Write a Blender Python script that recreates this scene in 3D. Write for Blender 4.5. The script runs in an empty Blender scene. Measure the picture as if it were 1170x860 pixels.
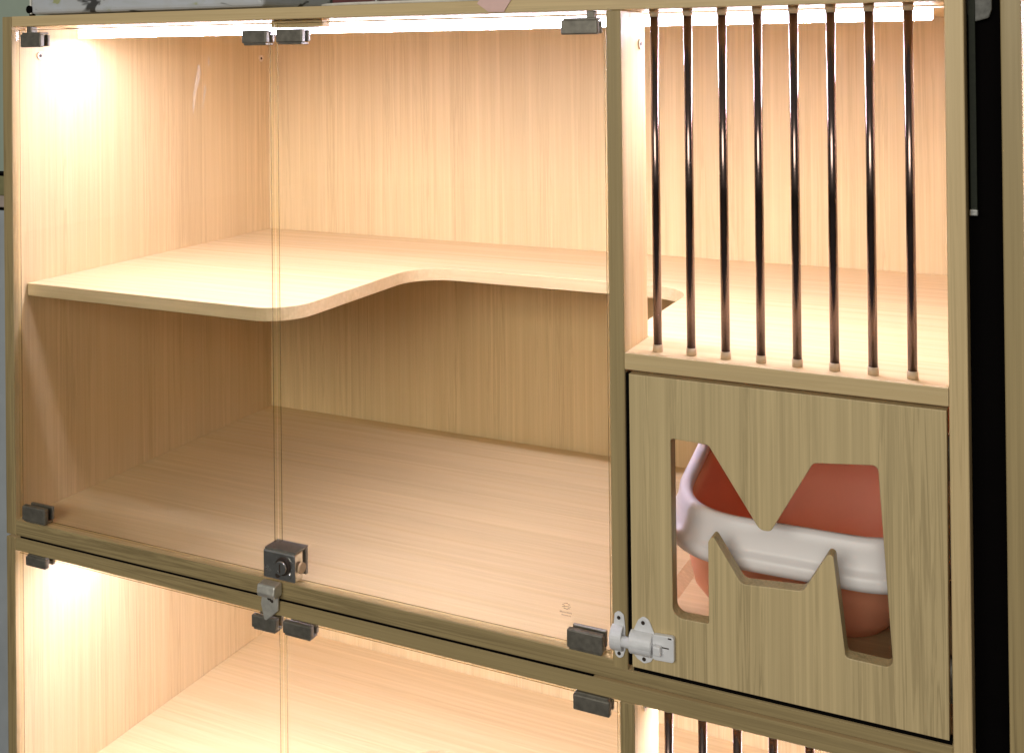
import bpy, bmesh, math, random
from mathutils import Vector, Matrix
random.seed(7)
C = bpy.context.scene
COL = C.collection
OZ = 1.33                       # height of the z = 0 reference line above the room floor

# ------------------------------------------------------------------ cabinet measures (metres)
W = 1.2
XL = .0171                      # inner face of the left side
XR = 1.1839                     # inner face of the right side
ZT, ZC = .0561, .0422           # top board: top, underside
DEEP = .546                     # inner face of the back board
GF, GB = .004, .010             # glass front and back
LED_Y = .104

# ------------------------------------------------------------------ materials
def nt(name):
    m = bpy.data.materials.new(name); m.use_nodes = True
    t = m.node_tree; t.nodes.clear()
    out = t.nodes.new('ShaderNodeOutputMaterial')
    return m, t, out
def N(t, kind, **kw):
    n = t.nodes.new(kind)
    for k, v in kw.items():
        if k in n.inputs: n.inputs[k].default_value = v
        else: setattr(n, k, v)
    return n
def ramp(t, src, stops):
    r = t.nodes.new('ShaderNodeValToRGB')
    e = r.color_ramp.elements
    while len(e) < len(stops): e.new(.5)
    for k, (p, c) in enumerate(stops):
        e[k].position = p; e[k].color = c if len(c) == 4 else (*c, 1)
    t.links.new(src, r.inputs[0]); return r
def mixc(t, a, b, fac, mode='MIX'):
    m = t.nodes.new('ShaderNodeMix'); m.data_type = 'RGBA'; m.blend_type = mode
    for s, i in ((fac, 0), (a, 6), (b, 7)):
        if hasattr(s, 'is_output'): t.links.new(s, m.inputs[i])
        else: m.inputs[i].default_value = s if i == 0 else (*s, 1)
    return m.outputs[2]
def g(v): return (v, v, v)

def wood(name, axis, base, vein, rough=.42, veins=.55, streak=.30):
    m, t, out = nt(name)
    tc = N(t, 'ShaderNodeTexCoord'); oi = N(t, 'ShaderNodeObjectInfo')
    off = N(t, 'ShaderNodeVectorMath', operation='SCALE'); off.inputs['Scale'].default_value = 7.0
    cmb = N(t, 'ShaderNodeCombineXYZ')
    for k in range(3): t.links.new(oi.outputs['Random'], cmb.inputs[k])
    t.links.new(cmb.outputs[0], off.inputs[0])
    add = N(t, 'ShaderNodeVectorMath', operation='ADD')
    t.links.new(tc.outputs['Object'], add.inputs[0]); t.links.new(off.outputs[0], add.inputs[1])
    def noise(across, along, detail, dist=0, rough_=.55):
        mp = N(t, 'ShaderNodeMapping')
        s = [across] * 3; s['xyz'.index(axis)] = along
        mp.inputs['Scale'].default_value = s
        t.links.new(add.outputs[0], mp.inputs[0])
        n = N(t, 'ShaderNodeTexNoise', Scale=1.0, Detail=detail, Distortion=dist, Roughness=rough_)
        t.links.new(mp.outputs[0], n.inputs['Vector']); return n.outputs['Fac']
    broad = noise(16, .8, 3, .2)
    fine = noise(420, 5, 4, .0, .6)
    mid = noise(120, 1.6, 5, .4, .6)
    vn = noise(125, 2.6, 6, .8, .60)
    col = mixc(t, base, tuple(c * .92 for c in base), ramp(t, broad, [(.32, g(0)), (.68, g(1))]).outputs[0])
    f1 = ramp(t, fine, [(.38, g(0)), (.70, g(streak))]).outputs[0]
    col = mixc(t, col, vein, f1)
    f2 = ramp(t, mid, [(.44, g(0)), (.70, g(streak * 1.2))]).outputs[0]
    col = mixc(t, col, vein, f2)
    f3 = ramp(t, vn, [(.44, g(0)), (.485, g(veins)), (.50, g(veins)), (.555, g(0))]).outputs[0]
    lt = ramp(t, noise(190, 2.2, 4, .3, .6), [(.50, g(0)), (.72, g(streak * 1.5))]).outputs[0]
    col = mixc(t, col, tuple(min(.9, c * 1.28) for c in base), lt)
    gate = ramp(t, noise(30, 1.2, 2), [(.42, g(0)), (.6, g(1))]).outputs[0]
    f3g = mixc(t, g(0), f3, gate)
    col = mixc(t, col, tuple(c * .62 for c in vein), f3g)
    b = N(t, 'ShaderNodeBsdfPrincipled', Roughness=rough)
    b.inputs['Specular IOR Level'].default_value = .35
    t.links.new(col, b.inputs['Base Color'])
    rr = ramp(t, mid, [(.3, g(rough - .06)), (.7, g(rough + .12))]); t.links.new(rr.outputs[0], b.inputs['Roughness'])
    bp = N(t, 'ShaderNodeBump', Strength=.22, Distance=.0008)
    inv = mixc(t, f1, f3g, .6); t.links.new(inv, bp.inputs['Height']); bp.invert = True
    t.links.new(bp.outputs[0], b.inputs['Normal'])
    t.links.new(b.outputs[0], out.inputs[0]); return m

def plain(name, col, rough=.5, metal=0., var=.12, scale=60., spec=.5, bump=0., sub=0., rv=1.):
    m, t, out = nt(name)
    tc = N(t, 'ShaderNodeTexCoord')
    n = N(t, 'ShaderNodeTexNoise', Scale=scale, Detail=5.0, Roughness=.6); t.links.new(tc.outputs['Object'], n.inputs['Vector'])
    r = ramp(t, n.outputs['Fac'], [(.3, tuple(c * (1 - var) for c in col)), (.7, tuple(min(1, c * (1 + var)) for c in col))])
    b = N(t, 'ShaderNodeBsdfPrincipled', Metallic=metal, Roughness=rough)
    b.inputs['Specular IOR Level'].default_value = spec
    t.links.new(r.outputs[0], b.inputs['Base Color'])
    rr = ramp(t, n.outputs['Fac'], [(.3, g(max(.02, rough - .07 * rv))), (.7, g(min(1, rough + .09 * rv)))]); t.links.new(rr.outputs[0], b.inputs['Roughness'])
    if bump:
        bp = N(t, 'ShaderNodeBump', Strength=bump, Distance=.001); t.links.new(n.outputs['Fac'], bp.inputs['Height']); t.links.new(bp.outputs[0], b.inputs['Normal'])
    if sub:
        b.inputs['Subsurface Weight'].default_value = sub; b.inputs['Subsurface Radius'].default_value = (.01, .008, .006)
    t.links.new(b.outputs[0], out.inputs[0]); return m

BASE, VEIN = (.66, .505, .275), (.48, .335, .155)
WV = wood('oak_laminate_upright', 'z', BASE, VEIN, veins=.26, streak=.23)
WH = wood('oak_laminate_lengthwise', 'x', BASE, VEIN, veins=.15, streak=.24)
WD = wood('oak_laminate_inward', 'y', BASE, VEIN, veins=.30)
WDOOR = wood('oak_laminate_door', 'z', (.62, .485, .265), (.38, .285, .14), veins=.42, streak=.30)

DIMV = wood('dimmed_edge_upright', 'z', (.40, .305, .150), (.24, .175, .078))  # oak darkened in the colour, imitating edges dimmed beside the lit interior
DIMH = wood('dimmed_edge_lengthwise', 'x', (.40, .305, .150), (.24, .175, .078))
def dim_edge(o, m):  # puts the dimmed wood on the front faces of a board
    o.data.materials.append(m); k = len(o.data.materials) - 1
    for p in o.data.polygons:
        if p.normal.y < -.7 and p.center.y < .002 - (o.parent.location.y if o.parent else 0): p.material_index = k
    return o
def schlick(t, f0=.04):
    ge = N(t, 'ShaderNodeNewGeometry')
    d = N(t, 'ShaderNodeVectorMath', operation='DOT_PRODUCT')
    t.links.new(ge.outputs['Normal'], d.inputs[0]); t.links.new(ge.outputs['Incoming'], d.inputs[1])
    a = N(t, 'ShaderNodeMath', operation='ABSOLUTE'); t.links.new(d.outputs['Value'], a.inputs[0])
    s = N(t, 'ShaderNodeMath', operation='SUBTRACT'); s.inputs[0].default_value = 1; t.links.new(a.outputs[0], s.inputs[1])
    p = N(t, 'ShaderNodeMath', operation='POWER'); p.inputs[1].default_value = 5; t.links.new(s.outputs[0], p.inputs[0])
    q = N(t, 'ShaderNodeMath', operation='MULTIPLY_ADD'); q.inputs[1].default_value = 1 - f0; q.inputs[2].default_value = f0
    t.links.new(p.outputs[0], q.inputs[0]); return q.outputs[0]
def glass_mat(name, tint, f0=.04, rough=0.):
    m, t, out = nt(name)
    tr = N(t, 'ShaderNodeBsdfTransparent', Color=(*tint, 1)); gl = N(t, 'ShaderNodeBsdfGlossy', Roughness=rough)
    mx = N(t, 'ShaderNodeMixShader')
    t.links.new(schlick(t, f0), mx.inputs[0]); t.links.new(tr.outputs[0], mx.inputs[1]); t.links.new(gl.outputs[0], mx.inputs[2])
    t.links.new(mx.outputs[0], out.inputs[0]); return m
GLASS = glass_mat('clear_tempered_glass', (.985, .99, .985))
def edge_mat(name, tint, fac, col):
    m, t, out = nt(name)
    tr = N(t, 'ShaderNodeBsdfTransparent', Color=(*tint, 1)); gl = N(t, 'ShaderNodeBsdfGlossy', Roughness=.08)
    df = N(t, 'ShaderNodeBsdfTranslucent', Color=(*col, 1))
    m1 = N(t, 'ShaderNodeMixShader', Fac=fac); m2 = N(t, 'ShaderNodeMixShader')
    t.links.new(schlick(t, .06), m2.inputs[0])
    t.links.new(tr.outputs[0], m1.inputs[1]); t.links.new(df.outputs[0], m1.inputs[2])
    t.links.new(m1.outputs[0], m2.inputs[1]); t.links.new(gl.outputs[0], m2.inputs[2])
    t.links.new(m2.outputs[0], out.inputs[0]); return m
EDGE = edge_mat('polished_glass_edge', (.92, .92, .82), .02, (.6, .6, .35))
ARRIS = edge_mat('ground_glass_arris', (.34, .29, .17), .12, (.75, .68, .36))
def decal(name, col, alpha):
    m, t, out = nt(name)
    tc = N(t, 'ShaderNodeTexCoord'); n = N(t, 'ShaderNodeTexNoise', Scale=180., Detail=4.); t.links.new(tc.outputs['Object'], n.inputs[0])
    r = ramp(t, n.outputs['Fac'], [(.35, g(alpha * .5)), (.7, g(alpha))])
    tr = N(t, 'ShaderNodeBsdfTransparent'); df = N(t, 'ShaderNodeBsdfDiffuse', Color=(*col, 1)); tl = N(t, 'ShaderNodeBsdfTranslucent', Color=(*col, 1))
    m1 = N(t, 'ShaderNodeMixShader', Fac=.5); t.links.new(df.outputs[0], m1.inputs[1]); t.links.new(tl.outputs[0], m1.inputs[2])
    m2 = N(t, 'ShaderNodeMixShader'); t.links.new(r.outputs[0], m2.inputs[0]); t.links.new(tr.outputs[0], m2.inputs[1]); t.links.new(m1.outputs[0], m2.inputs[2])
    t.links.new(m2.outputs[0], out.inputs[0]); return m
ETCH = decal('etched_print', (.50, .33, .22), .45)
SMEAR = decal('dried_smear', (.92, .92, .85), .075)
def emit(name, col, s):
    m, t, out = nt(name); e = N(t, 'ShaderNodeEmission', Color=(*col, 1), Strength=s); t.links.new(e.outputs[0], out.inputs[0]); return m
LED = emit('lit_diffuser', (1., .955, 1.30), 140.)
LEDSIDE = emit('diffuser_flank', (1., .93, 1.1), 19.)
STEEL = plain('brushed_dark_steel', (.20, .185, .155), .42, .55, .2, 140)
CHROME = plain('chrome', (.74, .73, .70), .20, .95, .06, 90)
BAR = plain('polished_bar_steel', (.23, .165, .145), .19, 1., .04, 40, rv=.15)
SOCKET = plain('bar_socket_plastic', (.50, .36, .22), .5)
TAG = plain('zinc_strike', (.62, .60, .54), .42, .55, .15, 120)
BLACK = plain('black_void_shade', (.0025, .002, .002), .8, 0, .2, 50, .03)
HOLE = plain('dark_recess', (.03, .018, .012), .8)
WHITE = plain('white_enamel', (.74, .74, .76), .38, 0, .06, 90, .5)
ALU = plain('white_profile', (.75, .73, .68), .45)
RIMW = plain('white_plastic', (.78, .75, .75), .36, 0, .012, 9, .4, rv=.2)
RED = plain('salmon_plastic', (.88, .38, .23), .40, 0, .03, 9, .4, rv=.3)
CAPM = plain('screw_cap_plastic', (.70, .58, .42), .5)
def carton_mat():
    m, t, out = nt('pale_printed_plastic')
    tc = N(t, 'ShaderNodeTexCoord')
    mp = N(t, 'ShaderNodeMapping'); mp.inputs['Scale'].default_value = (18, 18, 40); t.links.new(tc.outputs['Object'], mp.inputs[0])
    n = N(t, 'ShaderNodeTexNoise', Scale=1., Detail=3., Distortion=.6); t.links.new(mp.outputs[0], n.inputs['Vector'])
    r = ramp(t, n.outputs['Fac'], [(.0, (.03, .03, .03)), (.36, (.05, .05, .05)), (.40, (.45, .47, .50)), (.55, (.47, .50, .56)), (.64, (.42, .45, .47)), (.68, (.34, .36, .18)), (1, (.4, .4, .3))])
    b = N(t, 'ShaderNodeBsdfPrincipled', Roughness=.4); t.links.new(r.outputs[0], b.inputs['Base Color']); t.links.new(b.outputs[0], out.inputs[0]); return m
CARTON = carton_mat()

# ------------------------------------------------------------------ mesh helpers
class MB:
    def __init__(s): s.bm = bmesh.new(); s.mats = []
    def mi(s, m):
        if m not in s.mats: s.mats.append(m)
        return s.mats.index(m)
    def _paint(s, faces, m):
        k = s.mi(m)
        for f in faces: f.material_index = k
    def box(s, x0, x1, y0, y1, z0, z1, m, bev=.0008, seg=1):
        vs = [s.bm.verts.new((x, y, z)) for x in (x0, x1) for y in (y0, y1) for z in (z0, z1)]
        F = [s.bm.faces.new([vs[i] for i in q]) for q in ((0, 1, 3, 2), (4, 6, 7, 5), (0, 4, 5, 1), (2, 3, 7, 6), (0, 2, 6, 4), (1, 5, 7, 3))]
        s._paint(F, m)
        if bev:
            es = list({e for f in F for e in f.edges})
            r = bmesh.ops.bevel(s.bm, geom=es, offset=bev, segments=seg, affect='EDGES', profile=.5)
            s._paint(r['faces'], m)
        return F
    def prism(s, pts, axis, a0, a1, m, bev=.0008, seg=2):
        """pts are 2D; axis 'y': (x, z) pairs, 'z': (x, y) pairs, 'x': (y, z) pairs"""
        f = {'y': lambda p, a: (p[0], a, p[1]), 'z': lambda p, a: (p[0], p[1], a), 'x': lambda p, a: (a, p[0], p[1])}[axis]
        A = [s.bm.verts.new(f(p, a0)) for p in pts]; B = [s.bm.verts.new(f(p, a1)) for p in pts]
        n = len(pts)
        F = [s.bm.faces.new(A), s.bm.faces.new(B[::-1])]
        F += [s.bm.faces.new((A[i], B[i], B[(i + 1) % n], A[(i + 1) % n])) for i in range(n)]
        bmesh.ops.recalc_face_normals(s.bm, faces=F); s._paint(F, m)
        if bev:
            es = list(F[0].edges) + list(F[1].edges)
            r = bmesh.ops.bevel(s.bm, geom=es, offset=bev, segments=seg, affect='EDGES', profile=.5); s._paint(r['faces'], m)
        return F
    def rod(s, p0, p1, r, m, n=20, r1=None, smooth=True):
        p0, p1 = Vector(p0), Vector(p1); d = (p1 - p0).normalized()
        u = d.orthogonal().normalized(); v = d.cross(u); r1 = r if r1 is None else r1
        A = [s.bm.verts.new(p0 + r * (u * math.cos(2 * math.pi * k / n) + v * math.sin(2 * math.pi * k / n))) for k in range(n)]
        B = [s.bm.verts.new(p1 + r1 * (u * math.cos(2 * math.pi * k / n) + v * math.sin(2 * math.pi * k / n))) for k in range(n)]
        F = [s.bm.faces.new((A[k], A[(k + 1) % n], B[(k + 1) % n], B[k])) for k in range(n)]
        for f in F: f.smooth = smooth
        G = [s.bm.faces.new(A[::-1]), s.bm.faces.new(B)]
        s._paint(F + G, m); return F
    def ring(s, c, axis, R, r, m, n=28, k=8):
        c = Vector(c); d = Vector(axis).normalized(); u = d.orthogonal().normalized(); v = d.cross(u); L = []
        for i in range(n):
            a = 2 * math.pi * i / n; e = u * math.cos(a) + v * math.sin(a)
            L.append([s.bm.verts.new(c + e * (R + r * math.cos(2 * math.pi * j / k)) + d * r * math.sin(2 * math.pi * j / k)) for j in range(k)])
        F = [s.bm.faces.new((L[i][j], L[(i + 1) % n][j], L[(i + 1) % n][(j + 1) % k], L[i][(j + 1) % k])) for i in range(n) for j in range(k)]
        for f in F: f.smooth = True
        s._paint(F, m)
    def loft(s, loops, m, closed=True, smooth=True, cap=False):
        V = [[s.bm.verts.new(p) for p in l] for l in loops]; n = len(V[0]); F = []
        K = len(V) if closed else len(V) - 1
        for a in range(K):
            b = (a + 1) % len(V)
            F += [s.bm.faces.new((V[a][i], V[a][(i + 1) % n], V[b][(i + 1) % n], V[b][i])) for i in range(n)]
        if cap: F.append(s.bm.faces.new(V[0])); F.append(s.bm.faces.new(V[-1][::-1]))
        for f in F: f.smooth = smooth
        bmesh.ops.recalc_face_normals(s.bm, faces=F); s._paint(F, m)
    def build(s, name, parent=None):
        bmesh.ops.recalc_face_normals(s.bm, faces=s.bm.faces)
        me = bpy.data.meshes.new(name); s.bm.to_mesh(me); s.bm.free()
        for m in s.mats: me.materials.append(m)
        o = bpy.data.objects.new(name, me); COL.objects.link(o)
        return place(o, parent)
def place(o, parent):
    root = parent
    while root is not None and root.parent is not None: root = root.parent
    base = Vector(root.location) if root is not None else Vector((0, 0, OZ))
    if root is not None: o.data.transform(Matrix.Translation(Vector((0, 0, OZ)) - base)); o.parent = parent
    else: o.data.transform(Matrix.Translation((0, 0, OZ)))
    return o
def origin_to(o, p):
    p = Vector(p); o.data.transform(Matrix.Translation(-p)); o.location = p; return o
def thing(name, label, cat, loc, group=None):
    o = bpy.data.objects.new(name, None); COL.objects.link(o); o.empty_display_size = .05
    o.location = (loc[0], loc[1], loc[2] + OZ); return tag(o, label, cat, group)
def tag(o, label, cat, group=None, kind=None):
    if label: o['label'] = label
    if cat: o['category'] = cat
    if group: o['group'] = group
    if kind: o['kind'] = kind
    return o
def fillet(pts, rad, seg=8):
    out = []; n = len(pts)
    for i, p in enumerate(pts):
        r = rad[i] if isinstance(rad, (list, tuple)) else rad
        p = Vector(p); a = Vector(pts[i - 1]) - p; b = Vector(pts[(i + 1) % n]) - p
        if r <= 0: out.append(tuple(p)); continue
        an = a.angle(b); t = min(r / math.tan(an / 2), a.length * .49, b.length * .49); r = t * math.tan(an / 2)
        c = p + (a.normalized() + b.normalized()).normalized() * (r / math.sin(an / 2))
        s, e = p + a.normalized() * t - c, p + b.normalized() * t - c
        a0 = math.atan2(s.y, s.x); da = (math.atan2(e.y, e.x) - a0 + math.pi) % (2 * math.pi) - math.pi
        out += [(c.x + r * math.cos(a0 + da * k / seg), c.y + r * math.sin(a0 + da * k / seg)) for k in range(seg + 1)]
    return out
def sheet(name, loops, thick, bev, m, plane, at, parent):
    """a board cut to an outline with holes: 2D curve, filled, extruded, rounded edge"""
    cu = bpy.data.curves.new(name, 'CURVE'); cu.dimensions = '2D'; cu.fill_mode = 'BOTH'
    cu.extrude = thick / 2 - bev; cu.bevel_depth = bev; cu.bevel_resolution = 1; cu.offset = -bev
    for l in loops:
        sp = cu.splines.new('POLY'); sp.points.add(len(l) - 1); sp.use_cyclic_u = True
        for k, p in enumerate(l): sp.points[k].co = (p[0], p[1], 0, 1)
    tmp = bpy.data.objects.new('tmp', cu); COL.objects.link(tmp)
    me = bpy.data.meshes.new_from_object(tmp.evaluated_get(bpy.context.evaluated_depsgraph_get()))
    bpy.data.objects.remove(tmp); bpy.data.curves.remove(cu)
    if plane == 'xz': me.transform(Matrix(((1, 0, 0, 0), (0, 0, -1, 0), (0, 1, 0, 0), (0, 0, 0, 1))))
    me.transform(Matrix.Translation(at))
    me.name = name; me.materials.clear(); me.materials.append(m)
    for p in me.polygons: p.material_index = 0; p.use_smooth = False
    o = bpy.data.objects.new(name, me); COL.objects.link(o); return place(o, parent)

# ------------------------------------------------------------------ one cabinet carcass
def screw_cap(par, x, y, z, sx):
    b = MB(); b.rod((x, y, z), (x + sx * .0012, y, z), .0056, CAPM, 24)
    b.ring((x + sx * .0012, y, z), (1, 0, 0), .0050, .0008, CAPM)
    b.rod((x + sx * .0011, y, z), (x + sx * .0016, y, z), .0022, HOLE, 12)
    return b.build('screw_cap', par)

def clamp(par, x0, x1, z0, z1, post=None, lip='left', m=STEEL):
    """U-shaped metal glass clamp holding the pane edge, with its pivot pin"""
    b = MB()
    b.box(x0, x1, -.0035, GF - .0003, z0, z1, m, .0016, 3)
    b.box(x0 + .001, x1 - .001, GB + .0003, GB + .0045, z0 + .001, z1 - .001, m, .0012, 2)
    zc = z1 if post and post[1] > z1 else z0
    sgn = 1 if zc == z1 else -1
    b.box(x0 + .002, x1 - .002, -.002, GB + .003, min(zc - sgn * .0005, zc + sgn * .0022), max(zc - sgn * .0005, zc + sgn * .0022), m, .0006, 1)
    if post: b.box(post[0] - .0042, post[0] + .0042, .001, .011, min(post[1], zc), max(post[1], zc), m, .001, 2)
    return b.build('pivot_clamp', par)

def pane(par, x0, x1, z0, z1):
    b = MB()
    b.box(x0, x1, GF, GB, z0, z1, GLASS, .0006, 1)
    b.mi(EDGE); b.mi(ARRIS)
    b.bm.faces.ensure_lookup_table()
    for f in b.bm.faces:
        f.normal_update()
        a = abs(f.normal.y); f.material_index = 0 if a > .9 else (1 if a < .1 else 2)
    return b.build('glass_door', par)

def carcass(root, zt, zc, zb, zfl, zbase, xl, d0, d1, xr, w, zsh, cut=True):
    """side, top, bottom and back boards, divider and the U-shaped shelf"""
    b = MB(); b.box(0, xl, 0, DEEP + .012, zbase, zt - .0003, WV); sl = dim_edge(b.build('side_panel', root), DIMV)
    b = MB(); b.box(xr, w, 0, DEEP + .012, zbase, zt - .0003, WV); sr = b.build('side_panel', root)
    b = MB(); b.box(xl + .0002, xr - .0002, .0004, DEEP + .012, zc, zt, WH); tp = b.build('top_panel', root)
    if zt < 0: dim_edge(tp, DIMH)
    b = MB()
    if abs(zb - zfl) > .001:
        b.prism([(xl + .0002, zbase), (xr - .0002, zbase), (xr - .0002, zfl), (d1, zfl), (d0 + .002, zb), (xl + .0002, zb)], 'y', .0004, DEEP + .012, WH, .0008, 1)
    else: b.box(xl + .0002, xr - .0002, .0004, DEEP + .012, zbase, zb, WH)
    dim_edge(b.build('bottom_panel', root), DIMH)
    b = MB(); b.box(xl + .0002, xr - .0002, DEEP, DEEP + .0118, zb + .0002, zc - .0002, WV, 0); b.build('back_panel', root)
    return sl, sr

def shelf_outline(xl, d0, d1, xr, xe=.4455, ye=.331, rc=.058):
    pts = [(xl + .0004, .0222), (xe, .0222), (xe, ye), (d0 - .0095, ye), (d0 - .0095, .0742), (d1 + .0004, .0742), (d1 + .0004, .0002), (xr - .0004, .0002), (xr - .0004, DEEP - .0003), (xl + .0004, DEEP - .0003)]
    rad = [.002, .052, rc, .058, .0, 0, 0, 0, 0, 0]
    return fillet(pts, rad, 12)

def bars(root, xs, z0, z1, m):
    for x in xs:
        b = MB(); b.rod((x, .0178, z0 + .0005), (x, .0178, z1 - .0005), .0043, m, 24); r = b.build('bar', root)
        for za, zb in ((z0 + .0001, z0 + .0075), (z1 - .0075, z1 - .0001)):
            b = MB(); b.rod((x, .0178, za), (x, .0178, zb), .0050, SOCKET, 24); b.build('bar_socket', r)

def led(root, xl, xr, zc):
    b = MB(); b.box(xl + .0006, xr - .0006, LED_Y - .0100, LED_Y + .0100, zc - .0022, zc - .0002, ALU, .0005, 1); h = b.build('light_strip', root)
    b = MB(); b.box(xl + .020, xr - .020, LED_Y - .0084, LED_Y + .0084, zc - .0142, zc - .0024, LEDSIDE, .0015, 2)
    k = b.mi(LED); b.bm.normal_update()
    for q in b.bm.faces:
        if abs(q.normal.z) > .95 and q.calc_center_median().z < zc - .012: q.material_index = k
    b.build('diffuser', h)

# ------------------------------------------------------------------ upper cabinet
ZT2, ZC2 = -.6352, -.6521
ZB, ZFR, ZBASE = -.6122, -.6200, -.6320
D0, D1 = .8622, .8781
ZSH = -.3018
up = thing('cat_cabinet', 'oak laminate pet cabinet in full view, with silver door lock and paw-tooth cut-out door', 'pet cabinet', (.6, .28, ZBASE), 'stacked pet cabinets')
sl, sr = carcass(up, ZT, ZC, ZB, ZFR, ZBASE, XL, D0, D1, XR, W, ZSH)
screw_cap(sl, XL, .047, .0037, 1); screw_cap(sl, XL, .5255, -.0035, 1)
b = MB(); b.box(D0, D1, .0003, .0735, ZFR + .0004, ZC - .0004, WV); dv = dim_edge(b.build('divider', up), DIMV)
screw_cap(dv, D1, .057, .008, 1)
sheet('shelf', [shelf_outline(XL, D0, D1, XR)], .0168, .0009, WH, 'xy', (0, 0, ZSH - .0084), up)
b = MB(); b.box(.434, .507, .013, .030, ZC - .0095, ZC - .0003, WH, .001); b.build('door_stop', up)
bars(up, [.9076 + .03483 * k for k in range(8)], ZSH, ZC, BAR)
led(up, XL, XR, ZC)

b = MB(); b.box(.024, .84, .0022, .020, ZT2 + .0001, ZBASE - .0001, BLACK, 0); b.build('seam_shade_strip', up)  # black strip added in the seam, standing in for its shadow
b = MB(); b.box(.8835, 1.1825, .0035, .0120, ZFR + .0002, -.6151, BLACK, 0); b.box(.8783, .8828, .0035, .0120, -.6148, -.3228, BLACK, 0); b.build('door_gap_shade', up)  # black strips added in the door gaps to paint their shade
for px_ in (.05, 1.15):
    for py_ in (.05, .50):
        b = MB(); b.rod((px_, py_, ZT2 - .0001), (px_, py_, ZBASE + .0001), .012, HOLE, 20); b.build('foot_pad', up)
gl = pane(up, .0205, .4398, -.6092, .0382)
clamp(gl, .0372, .0738, .0147, .0320, (.0486, ZC - .0003))
clamp(gl, .4035, .4392, .0147, .0302)
clamp(gl, .0330, .0745, -.6075, -.5885, (.046, ZB + .0003))
def blob(par, name, pts, y, m):
    b = MB(); b.prism(pts, 'y', y, y + .0003, m, 0); return b.build(name, par)
blob(gl, 'dried_smear', [(.3318, -.0085), (.3338, -.012), (.3352, -.020), (.3335, -.029), (.3290, -.040), (.3262, -.056), (.3228, -.072), (.3226, -.058), (.3240, -.042), (.3272, -.028), (.3300, -.017)], .0034, SMEAR)
blob(gl, 'dried_smear', [(.3478, .001), (.3492, -.003), (.3484, -.012), (.3470, -.012), (.3470, -.004)], .0034, SMEAR)
blob(gl, 'dried_smear', [(.3424, -.034), (.3436, -.038), (.3404, -.052), (.3380, -.066), (.3376, -.058), (.3400, -.044)], .0034, SMEAR)
gr = pane(up, .4456, .8592, -.6092, .0382)
clamp(gr, .4530, .4905, .0150, .0307)
clamp(gr, .8139, .8543, .0180, .0330, (.8449, ZC - .0003))
clamp(gr, .8132, .8526, -.6085, -.5895, (.842, ZB + .0003))
# small print etched in the corner of the pane: a round emblem over two short lines of lettering too small to read
b = MB()
for a in range(0, 360, 40):
    ca, sa = math.cos(math.radians(a)), math.sin(math.radians(a))
    b.box(.8105 + ca * .0036 - .0012, .8105 + ca * .0036 + .0012, .0034, .0037, -.5702 + sa * .0030 - .0004, -.5702 + sa * .0030 + .0004, ETCH, 0)
b.box(.8080, .8130, .0034, .0037, -.5707, -.5699, ETCH, 0)
x = .8030
for k in range(9):
    wd = random.uniform(.0008, .0016); b.box(x, x + wd, .0034, .0037, -.5775, -.5760, ETCH, 0); x += wd + .0005
x = .8050
for k in range(7):
    wd = random.uniform(.0008, .0016); b.box(x, x + wd, .0034, .0037, -.5803, -.5791, ETCH, 0); x += wd + .0005
b.build('etched_print', gr)
# chrome lock on the lower corner of the right pane
b = MB()
b.box(.4350, .4800, -.0125, GF - .0004, -.6035, -.5712, CHROME, .0018, 3)
b.box(.4365, .4790, GB + .0004, GB + .005, -.6025, -.5722, STEEL, .001, 2)
b.box(.4358, .4800, -.0105, GB + .004, -.5712, -.5692, STEEL, .0005, 1)
b.rod((.4640, -.0124, -.5862), (.4640, -.0150, -.5862), .0106, HOLE, 32, .0100)
b.rod((.4640, -.0149, -.5862), (.4640, -.0195, -.5862), .0080, CHROME, 32, .0074)
b.box(.4632, .4648, -.0199, -.0190, -.5915, -.5810, HOLE, .0002, 1)
b.rod((.4705, -.0124, -.5965), (.4705, -.0142, -.5965), .0038, CHROME, 20)
b.rod((.4565, -.0124, -.5975), (.4565, -.0138, -.5975), .0030, HOLE, 20)
b.rod((.4820, -.004, -.588), (.4850, -.004, -.588), .0062, SOCKET, 24)
b.build('door_lock', gr)
# strike plate under the lock, screwed to the front edge of the bottom board
b = MB()
b.prism(fillet([(.4278, -.622), (.4500, -.620), (.4490, -.6445), (.4300, -.6600), (.4245, -.640)], .0022, 4), 'y', -.0042, -.0012, TAG, .0007, 2)
b.prism(fillet([(-.0012, -.6262), (-.0150, -.6262), (-.0175, -.6205), (-.0155, -.6115), (-.0012, -.6102)], .0032, 5), 'x', .4285, .4535, TAG, .0016, 2)
b.rod((.4398, -.0041, -.6325), (.4398, -.0052, -.6325), .0052, TAG, 24)
b.rod((.4372, -.0050, -.6312), (.4372, -.0055, -.6312), .0022, HOLE, 14); b.rod((.4418, -.0050, -.6338), (.4418, -.0055, -.6338), .0019, HOLE, 14)
b.box(.4385, .4405, -.0055, -.005, -.6345, -.6305, HOLE, .0002, 1)
b.build('strike_plate', up)

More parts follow.
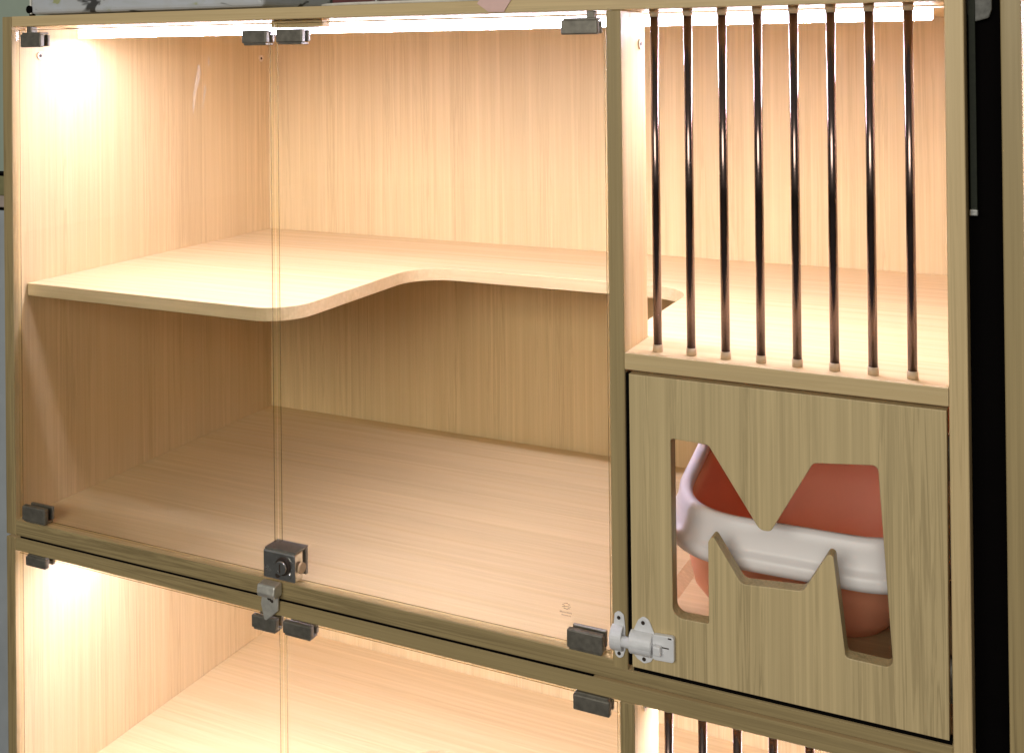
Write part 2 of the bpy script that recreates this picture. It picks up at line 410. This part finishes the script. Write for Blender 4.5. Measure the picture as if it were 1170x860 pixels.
# cut-out wooden door
outer = [(.8830, -.6148), (1.1806, -.6148), (1.1818, -.3222), (.8826, -.3226)]
hole = [(.9254, -.3815), (.9636, -.3828), (1.0132, -.4570), (1.0236, -.4562), (1.0640, -.3858), (1.1222, -.3795), (1.1335, -.5612), (1.0915, -.5605), (1.0806, -.4612), (1.0535, -.5068), (.9948, -.5112), (.9667, -.4690), (.9622, -.4770), (.9622, -.5560), (.9258, -.5566)]
hr = [.003, .005, .013, .006, .007, .005, .007, .004, .0035, .008, .008, .005, .004, .002, .010]
wd = sheet('wooden_door', [outer, fillet(hole, hr, 6)], .0160, .0008, WDOOR, 'xz', (0, .0082, 0), up)
tag(wd, 'oak panel door with a zigzag tooth-shaped opening', None)
for z in (-.37, -.57):
    b = MB(); b.box(1.1700, 1.1815, .0165, .030, z - .018, z + .018, STEEL, .001); b.rod((1.1812, .0185, z - .02), (1.1812, .0185, z + .02), .0022, STEEL, 16); b.build('hinge', wd)
# white barrel bolt: body and slide on the door, keeper on the divider
b = MB()
b.prism(fillet([(.8830, -.5815), (.8900, -.5660), (.8958, -.5608), (.9015, -.5640), (.9070, -.5760), (.9072, -.5985), (.9030, -.6050), (.8960, -.6080), (.8890, -.6045), (.8830, -.5985)], .004, 5), 'y', -.0018, .0, WHITE, .0006, 2)
arc = [(-.0015 - .0105 * math.sin(math.pi * k / 14), -.5878 + .0118 * math.cos(math.pi * k / 14)) for k in range(15)]
b.prism(arc, 'x', .8826, .9060, WHITE, .0011, 2)
for x, z in ((.8958, -.5672), (.8965, -.6030)):
    b.rod((x, -.0017, z), (x, -.0026, z), .0032, WHITE, 20); b.rod((x, -.0025, z), (x, -.0029, z), .0020, HOLE, 14)
b.build('bolt_body', wd)
b = MB()
b.rod((.8665, -.0068, -.5878), (.9068, -.0068, -.5878), .0054, WHITE, 24)
b.prism(fillet([(.9062, -.5748), (.9285, -.5735), (.9285, -.5990), (.9062, -.6000)], .003, 4), 'y', -.0060, -.0004, WHITE, .001, 2)
b.box(.9085, .9165, -.0125, -.0055, -.5925, -.5832, WHITE, .0014, 2)
b.box(.9072, .9098, -.0063, -.0058, -.5945, -.5885, HOLE, .0002, 1)
b.box(.9165, .9235, -.0063, -.0058, -.5862, -.5850, HOLE, .0002, 1)
b.box(.9225, .9262, -.0063, -.0058, -.5765, -.5750, HOLE, .0002, 1)
b.build('bolt_slide', wd)
b = MB()
b.prism(fillet([(.8640, -.5770), (.8652, -.5640), (.8700, -.5606), (.8752, -.5640), (.8765, -.5770), (.8765, -.5985), (.8740, -.6060), (.8700, -.6085), (.8660, -.6060), (.8640, -.5985)], .0035, 5), 'y', -.0018, -.0002, WHITE, .0006, 2)
arc = [(-.0015 - .0112 * math.sin(math.pi * k / 14), -.5872 + .0125 * math.cos(math.pi * k / 14)) for k in range(15)]
arc += [(-.0015 - .0075 * math.sin(math.pi * k / 14), -.5872 + .0088 * math.cos(math.pi * k / 14)) for k in range(14, -1, -1)]
b.prism(arc, 'x', .8628, .8752, WHITE, .0009, 2)
for z in (-.5672, -.6028):
    b.rod((.8702, -.0017, z), (.8702, -.0026, z), .0030, WHITE, 20); b.rod((.8702, -.0025, z), (.8702, -.0029, z), .0019, HOLE, 14)
b.build('bolt_keeper', up)

# ------------------------------------------------------------------ lower cabinet, same make, set a few millimetres to the right
DZ = -.6943
ZT2, ZC2 = -.6352, -.6521
ZB2, ZBASE2 = ZB + DZ, -1.328
E0, E1 = .8690, .8848
lo = thing('cat_cabinet', 'oak pet cabinet at the bottom, with only its top in view below the first', 'pet cabinet', (.6, .28, ZBASE2), 'stacked pet cabinets')
sl2, sr2 = carcass(lo, ZT2, ZC2, ZB2, ZB2, ZBASE2, .0158, E0, E1, XR, W, ZSH + DZ)
b = MB(); b.box(E0, E1, .0003, .0735, ZB2 + .0004, ZC2 - .0004, WV); dv2 = dim_edge(b.build('divider', lo), DIMV)
screw_cap(dv2, E1, .030, ZC2 - .016, 1)
sheet('shelf', [shelf_outline(.0158, E0, E1, XR, .434, .3515, .034)], .0168, .0009, WH, 'xy', (0, 0, ZSH + DZ - .0084), lo)
bars(lo, [.9145 + .0349 * k for k in range(8)], ZSH + DZ, ZC2, BAR)
led(lo, .0158, XR, ZC2)
g2 = pane(lo, .0195, .4455, ZB2 + .003, ZC2 - .0035)
clamp(g2, .0390, .0755, -.6665, -.6540, (.049, ZC2 - .0003)); clamp(g2, .4098, .4450, -.6710, -.6560)
g3 = pane(lo, .4510, .8655, ZB2 + .003, ZC2 - .0035)
clamp(g3, .4550, .4946, -.6690, -.6545); clamp(g3, .8193, .8592, -.6705, -.6545, (.850, ZC2 - .0003))

# ------------------------------------------------------------------ neighbouring cabinet, of which one edge shows
nb = thing('cat_cabinet', 'neighbouring oak cabinet beyond the black gap, only its front edge in view', 'cabinet', (1.52, .28, -1.328))
b = MB(); b.box(1.2300, 1.2468, 0, .558, -1.328, .060, WV); dim_edge(b.build('side_panel', nb), DIMV)
b = MB(); b.box(1.8000, 1.8168, 0, .558, -1.328, .060, WV); b.build('side_panel', nb)
b = MB(); b.box(1.2470, 1.7998, .0004, .558, .0440, .0602, WH); b.build('top_panel', nb)
b = MB(); b.box(1.2470, 1.7998, .0004, .5459, -.6300, -.6130, WH); b.build('shelf', nb)
b = MB(); b.box(1.2470, 1.7998, .546, .558, -1.328, .0438, WV, 0); b.build('back_panel', nb)
led(nb, 1.2470, 1.7996, .0440)

# ------------------------------------------------------------------ gap: black filler board, hanging strap
b = MB(); b.box(1.2006, 1.2294, .030, .042, -1.328, .050, BLACK, .0004); tag(b.build('filler_board'), 'black filler board closing the narrow gap between the cabinets', 'filler board')
st = thing('hanging_strap', 'dark grey strap with a metal tip hanging in the black gap', 'strap', (1.205, .02, -.149))
STRAP = plain('dark_webbing', (.022, .025, .018), .6, 0, .25, 200, .12)
b = MB()
b.prism([(.0185, .075), (.0185, .02), (.0200, -.06), (.0185, -.146), (.0205, -.146), (.0222, -.06), (.0207, .02), (.0207, .075)], 'x', 1.2026, 1.2082, STRAP, .0004, 1)
b.build('webbing', st)
b = MB(); b.box(1.2018, 1.2090, .0150, .0225, -.1502, -.1444, CHROME, .001, 2); b.build('metal_tip', st)
b = MB(); b.prism(fillet([(1.2020, .075), (1.2020, .030), (1.2050, .024), (1.2090, .0235), (1.2195, .0265), (1.2220, .034), (1.2220, .075)], .003, 4), 'y', .0205, .028, plain('grey_cloth', (.16, .16, .15), .85, 0, .35, 120, .2, .5), .0015, 2); b.build('cloth_pad', st)

# ------------------------------------------------------------------ litter box on the cabinet floor
lb = thing('litter_box', 'salmon cat litter box with a wide white rim behind the cut-out door', 'litter box', (1.03, .24, ZFR))
X0, X1, Y0, Y1 = .887, 1.181, .038, .470
def rim_z(y):
    t = max(0., y - .075); return -.4690 + .27 * t * t / (t + .03)
def rloop(d, dz=None, zabs=None, n=16, R=.088):
    r = max(.006, R - d * .7); out = []
    for cx, cy, a0 in ((X0 + d + r, Y0 + d + r, 180), (X1 - d - r, Y0 + d + r, 270), (X1 - d - r, Y1 - d - r, 0), (X0 + d + r, Y1 - d - r, 90)):
        for k in range(n + 1):
            a = math.radians(a0 + 90 * k / n); x, y = cx + r * math.cos(a), cy + r * math.sin(a)
            out.append((x, y, zabs if zabs is not None else rim_z(y) + dz))
    return out
b = MB()
b.loft([rloop(d, z) for d, z in ((.0004, -.0460), (-.0008, -.0400), (-.0004, -.0345), (.0016, -.0318), (.0044, -.0300), (.0062, -.0262), (.0085, -.0130), (.0100, -.0045), (.0122, -.0010), (.0158, .0), (.0196, -.0008), (.0222, -.0034), (.0232, -.0090), (.0225, -.0130), (.0195, -.0110), (.0140, -.0120), (.0105, -.0270), (.0080, -.0330), (.0040, -.0350), (.0026, -.0400), (.0024, -.0460))], RIMW)
b.build('rim', lb)
b = MB(); zf = ZFR + .0004
def mixl(d, f):   # blends from the rim (f=1) to the floor (f=0); the near side wall stands steeper than the front
    return [(x - .058 * (1 - f) * (X1 - x) / (X1 - X0), y + .045 * (1 - f) * (Y1 - y) / (Y1 - Y0), zf + (z - zf) * f) for x, y, z in rloop(d, -.010)]
def up3(l): return [(x, y, zf + .003) for x, y, z in l]
b.loft([mixl(.0215, .97), mixl(.026, .80), mixl(.034, .52), mixl(.050, .22), mixl(.068, .05), mixl(.080, 0), mixl(.13, 0), up3(mixl(.13, 0)), up3(mixl(.083, 0)), mixl(.0715, .065), mixl(.053, .235), mixl(.0372, .53), mixl(.0292, .80), mixl(.0247, .97)], RED, closed=True)
b.box(X0 + .075, X1 - .125, Y0 + .16, Y1 - .125, zf + .0004, zf + .0026, RED, 0)
b.build('basin', lb)

# ------------------------------------------------------------------ things lying on top of the upper cabinet
bx = thing('storage_box', 'pale bluish storage box with dark print on the cabinet top, at left', 'storage box', (.15, .14, ZT))
b = MB(); b.box(.0125, .405, .035, .24, ZT + .0035, ZT + .13, CARTON, .006, 3); b.build('box_body', bx)
b = MB()
b.box(.0120, .0145, .0345, .05, ZT + .004, ZT + .12, ALU, .0006)
b.build('corner_trim', bx)
for x, y in ((.0115, .040), (.0115, .23), (.390, .23)):
    b = MB(); b.rod((x, y - .006, ZT + .0105), (x, y + .006, ZT + .0105), .0055, BLACK, 20); b.rod((x, y, ZT + .0001), (x, y, ZT + .011), .004, BLACK, 16); b.build('foot', bx)
tr = thing('tray', 'shallow white tray on the cabinet top beside the pink paper', 'tray', (.57, .15, ZT))
TW = plain('cream_tray', (.62, .60, .55), .4)
def oval(cx, cy, rx, ry, z, n=64, p=3.2):
    return [(cx + rx * abs(math.cos(a)) ** (2 / p) * math.copysign(1, math.cos(a)), cy + ry * abs(math.sin(a)) ** (2 / p) * math.copysign(1, math.sin(a)), z) for a in (2 * math.pi * k / n for k in range(n))]
b = MB(); q = lambda d, z: oval(.57, .15, .115 - d, .118 - d, ZT + z)
b.loft([q(.05, .0003), q(.006, .0004), q(.001, .0022), q(0, .0048), q(.0016, .0052), q(.004, .0035), q(.01, .0022), q(.05, .0020)], TW, closed=True)
b.build('tray_dish', tr)
b = MB(); b.box(.50, .64, .08, .22, ZT + .0006, ZT + .0019, TW, 0); b.build('tray_base', tr)
MAR = plain('maroon_card', (.10, .022, .024), .45, 0, .25, 40)
b = MB(); b.box(.484, .545, .066, .22, ZT + .0026, ZT + .06, MAR, .003, 2); b.box(.548, .655, .070, .22, ZT + .0026, ZT + .045, MAR, .003, 2)
b.box(.5452, .5478, .0665, .22, ZT + .0026, ZT + .058, TW, .0005); tag(b.build('maroon_box'), 'dark maroon box standing in the shallow white tray', 'box')
b = MB()
PINK = plain('pink_paper', (.74, .50, .46), .7, 0, .05, 60, .2)
b.prism([(.7165, .0530), (.7300, .0438), (.7480, .0432), (.7585, .0585), (.7600, .0640), (.7240, .0640)], 'y', -.0012, -.0004, PINK, 0)
b.prism([(-.0012, .0640), (-.0004, .0640), (.060, .0580), (.060, .0572)], 'x', .7240, .7598, PINK, 0)
tag(b.build('paper_note'), 'pink paper note folded over the front edge of the cabinet top', 'paper')

# ------------------------------------------------------------------ setting: wall, floor, panel at the far left
WALL = plain('pale_green_wall', (.42, .50, .42), .8, 0, .06, 8, .2, .1)
b = MB(); b.box(-2.6, 3.0, .60, .72, -1.33, 1.4, WALL, 0); tag(b.build('wall'), None, None, kind='structure')
b = MB(); b.box(-6., 6.0, -9., .60, -1.38, -1.3295, plain('grey_floor', (.05, .05, .05), .7, 0, .15, 6), 0); tag(b.build('floor'), None, None, kind='structure')
pn = thing('standing_panel', 'pale blue-grey board standing at the left edge beside the cabinets', 'board', (-.16, .3, -1.329))
b = MB(); b.box(-.34, -.03, .10, .118, -1.329, -.2205, plain('blue_grey_board', (.36, .39, .42), .55, 0, .08, 20), .002, 2); b.build('board_face', pn)
b = MB(); b.box(-.34, -.03, .098, .120, -.2203, -.2165, BLACK, .0006); b.build('edge_trim', pn)
b = MB(); b.box(-.175, -.112, .097, .121, -.2163, -.1990, plain('grey_clip', (.40, .33, .29), .5), .002, 2); b.box(-.175, -.108, .097, .121, -.1990, -.1700, plain('olive_clip', (.20, .19, .09), .6), .002, 2); b.box(-.175, -.112, .096, .122, -.1700, -.1665, BLACK, .0006); b.build('clip', pn)

# ------------------------------------------------------------------ light
w = bpy.data.worlds.new('World'); C.world = w; w.use_nodes = True
bg = w.node_tree.nodes['Background']; bg.inputs[0].default_value = (1., .98, .90, 1); bg.inputs[1].default_value = .14
L = bpy.data.lights.new('room_light', 'AREA'); L.shape = 'RECTANGLE'; L.size = 2.4; L.size_y = 1.1; L.energy = 72; L.color = (1., .96, .86)  # unseen area lamp added to stand in for the room's light
lo_ = bpy.data.objects.new('room_light', L); COL.objects.link(lo_); lo_.location = (1.0, -3.2, 2.2)
lo_.rotation_euler = (Vector((.8, 0, 1.0)) - Vector(lo_.location)).to_track_quat('-Z', 'Y').to_euler()

# ------------------------------------------------------------------ camera
yaw, pit, rol = (math.radians(v) for v in (25.744, .3206, .6143))
f = Vector((-math.sin(yaw) * math.cos(pit), math.cos(yaw) * math.cos(pit), math.sin(pit)))
rt = Vector((math.cos(yaw), math.sin(yaw), 0)); dn = f.cross(rt)
r2 = rt * math.cos(rol) + dn * math.sin(rol); d2 = dn * math.cos(rol) - rt * math.sin(rol)
cam = bpy.data.cameras.new('camera'); co = bpy.data.objects.new('camera', cam); COL.objects.link(co)
M3 = Matrix((r2, -d2, -f)).transposed()
co.matrix_world = Matrix.Translation((1.2812, -1.0875, OZ - .0019)) @ M3.to_4x4()
cam.sensor_width = 36; cam.lens = 1312.26 / 1170 * 36
cam.shift_x = 0; cam.shift_y = (55.507 - 430) / 1170
cam.clip_start = .02; cam.clip_end = 100
C.camera = co

C.view_settings.view_transform = 'Standard'; C.view_settings.look = 'None'; C.view_settings.exposure = 0; C.view_settings.gamma = 1
cy = C.cycles
cy.use_denoising = True
cy.max_bounces = 16; cy.diffuse_bounces = 8; cy.glossy_bounces = 6; cy.transparent_max_bounces = 24
cy.caustics_reflective = True; cy.blur_glossy = 0; cy.sample_clamp_indirect = 40
